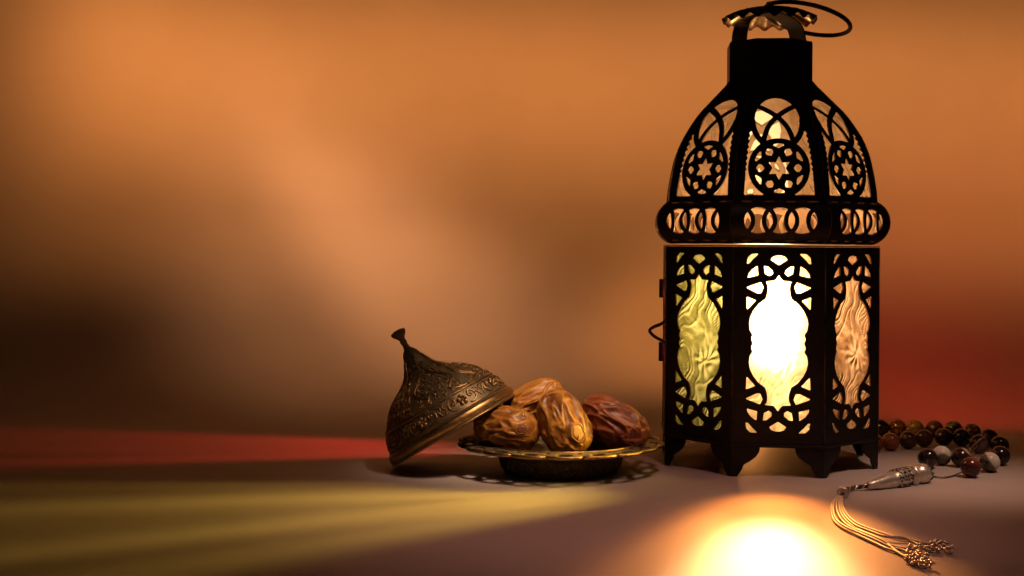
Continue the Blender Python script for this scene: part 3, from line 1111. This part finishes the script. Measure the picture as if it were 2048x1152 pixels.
# strings and chains
def chain(P, rad, wire, name, mat):
    P = [Vector(p) for p in P]
    mb = MB()
    ln = sum((b - a).length for a, b in zip(P[:-1], P[1:]))
    n = max(int(ln / (rad * 1.5)), 2)
    acc = [0]
    for a, b in zip(P[:-1], P[1:]):
        acc.append(acc[-1] + (b - a).length)
    for i in range(n):
        s = (i + 0.5) / n * ln
        k = min(max(int(np.searchsorted(acc, s)) - 1, 0), len(P) - 2)
        t = (s - acc[k]) / (acc[k + 1] - acc[k] + 1e-9)
        c = P[k].lerp(P[k + 1], t)
        tg = (P[k + 1] - P[k]).normalized()
        sdv = tg.cross(Vector((0, 0, 1))).normalized()
        up = sdv.cross(tg)
        e = sdv if i % 2 else up
        pts = [c + tg * (rad * math.cos(a)) + e * (rad * 0.62 * math.sin(a)) for a in np.linspace(0, 2 * math.pi, 10, endpoint=False)]
        mb.add(*tube(pts, wire, 4, closed=True))
    return obj(name, mb.V, mb.F, mat, beads, True)
mb = MB()
mb.add(*tube(catmull(centres, 4), 1.5, 6))
obj('string', mb.V, mb.F, M_OXIDE, beads, True)
chain(catmull([hp(1855, 943, 14), hp(1860, 950, 3), hp(1872, 954, 2), hp(1890, 955, 2), hp(1908, 951, 2), hp(1922, 945, 6), centres[-1]], 5), 2.6, 0.7, 'chain', M_OXIDE)
chain(catmull([hp(1856, 940, 16), hp(1854, 936, 14), centres[0]], 5), 2.6, 0.7, 'chain', M_OXIDE)
# braided link between head and tassel, knot cap, cords and filigree ends
braid = catmull([h1, hp(1718, 974, 6), hp(1702, 976, 6), hp(1690, 981, 8), hp(1683, 988, 9)], 6)
for ph in (0, 2.1, 4.2):
    pts = []
    for i, p in enumerate(braid):
        t = (braid[min(i + 1, len(braid) - 1)] - braid[max(i - 1, 0)]).normalized()
        s = t.cross(Vector((0, 0, 1))).normalized()
        u_ = s.cross(t)
        a = i * 1.1 + ph
        pts.append(p + s * (2.6 * math.cos(a)) + u_ * (2.6 * math.sin(a)))
    V, F = tube(pts, 1.7, 6)
    obj('braid_strand', V, F, M_OXIDE if ph else M_SILVER, beads, True)
k0, k1 = hp(1687, 982, 9), hp(1680, 998, 8)
V, F = lathe([(0.1, 0), (5, 0.2), (8, 2), (9.5, 6), (9, 8), (10.2, 10), (10.2, 14), (9, 16), (8, 17), (0.1, 17)], 28)
kc = obj('knot_cap', V, F, M_SILVER, beads, True)
kc.location = k0 * U
kc.rotation_mode = 'QUATERNION'
kc.rotation_quaternion = (k1 - k0).normalized().to_track_quat('Z', 'Y')
def z8(x, y):
    return (1620 + x / 4.57, 900 + y / 4.57)
cords = [
    [(255, 425), (205, 490), (196, 560), (222, 645), (300, 712), (430, 775), (560, 835), (700, 900), (800, 935), (910, 1000)],
    [(265, 425), (222, 490), (215, 560), (245, 640), (330, 705), (470, 765), (610, 825), (740, 890), (850, 915), (950, 955)],
    [(272, 425), (245, 490), (250, 560), (300, 650), (390, 715), (520, 765), (640, 815), (740, 870), (860, 900), (940, 905)],
    [(282, 425), (268, 490), (285, 580), (350, 665), (450, 730), (570, 785), (680, 840), (790, 925), (880, 980), (980, 1030)],
    [(295, 425), (300, 500), (340, 590), (430, 670), (560, 725), (680, 765), (800, 800), (910, 815), (1040, 850), (1150, 870)],
    [(290, 425), (285, 500), (320, 600), (420, 690), (560, 745), (690, 790), (850, 800), (960, 850), (1060, 900), (1140, 910)],
]
for i, c in enumerate(cords):
    pts = []
    for j, (x, y) in enumerate(c):
        z = 9 if j == 0 else 3.0 + (3.0 if i in (1, 2, 5) and 1 < j < 7 else 0)
        pts.append(hp(*z8(x, y), z))
    V, F = tube(catmull(pts, 6), 2.15, 7)
    cd = obj('tassel_cord', V, F, M_CORD, beads, True)
    # knotted filigree end
    mb = MB()
    e = pts[-1]
    d = (pts[-1] - pts[-2]).normalized()
    rnd = random.Random(i + 40)
    for k in range(30):
        s = d.cross(Vector((0, 0, 1)))
        p = e + d * rnd.uniform(-5, 26) + s * rnd.uniform(-10, 10)
        p.z = rnd.uniform(3, 9)
        mb.add(*ball(p, rnd.uniform(1.7, 2.8), 7, 5))
    obj('filigree_end', mb.V, mb.F, M_SILVER, beads, True)
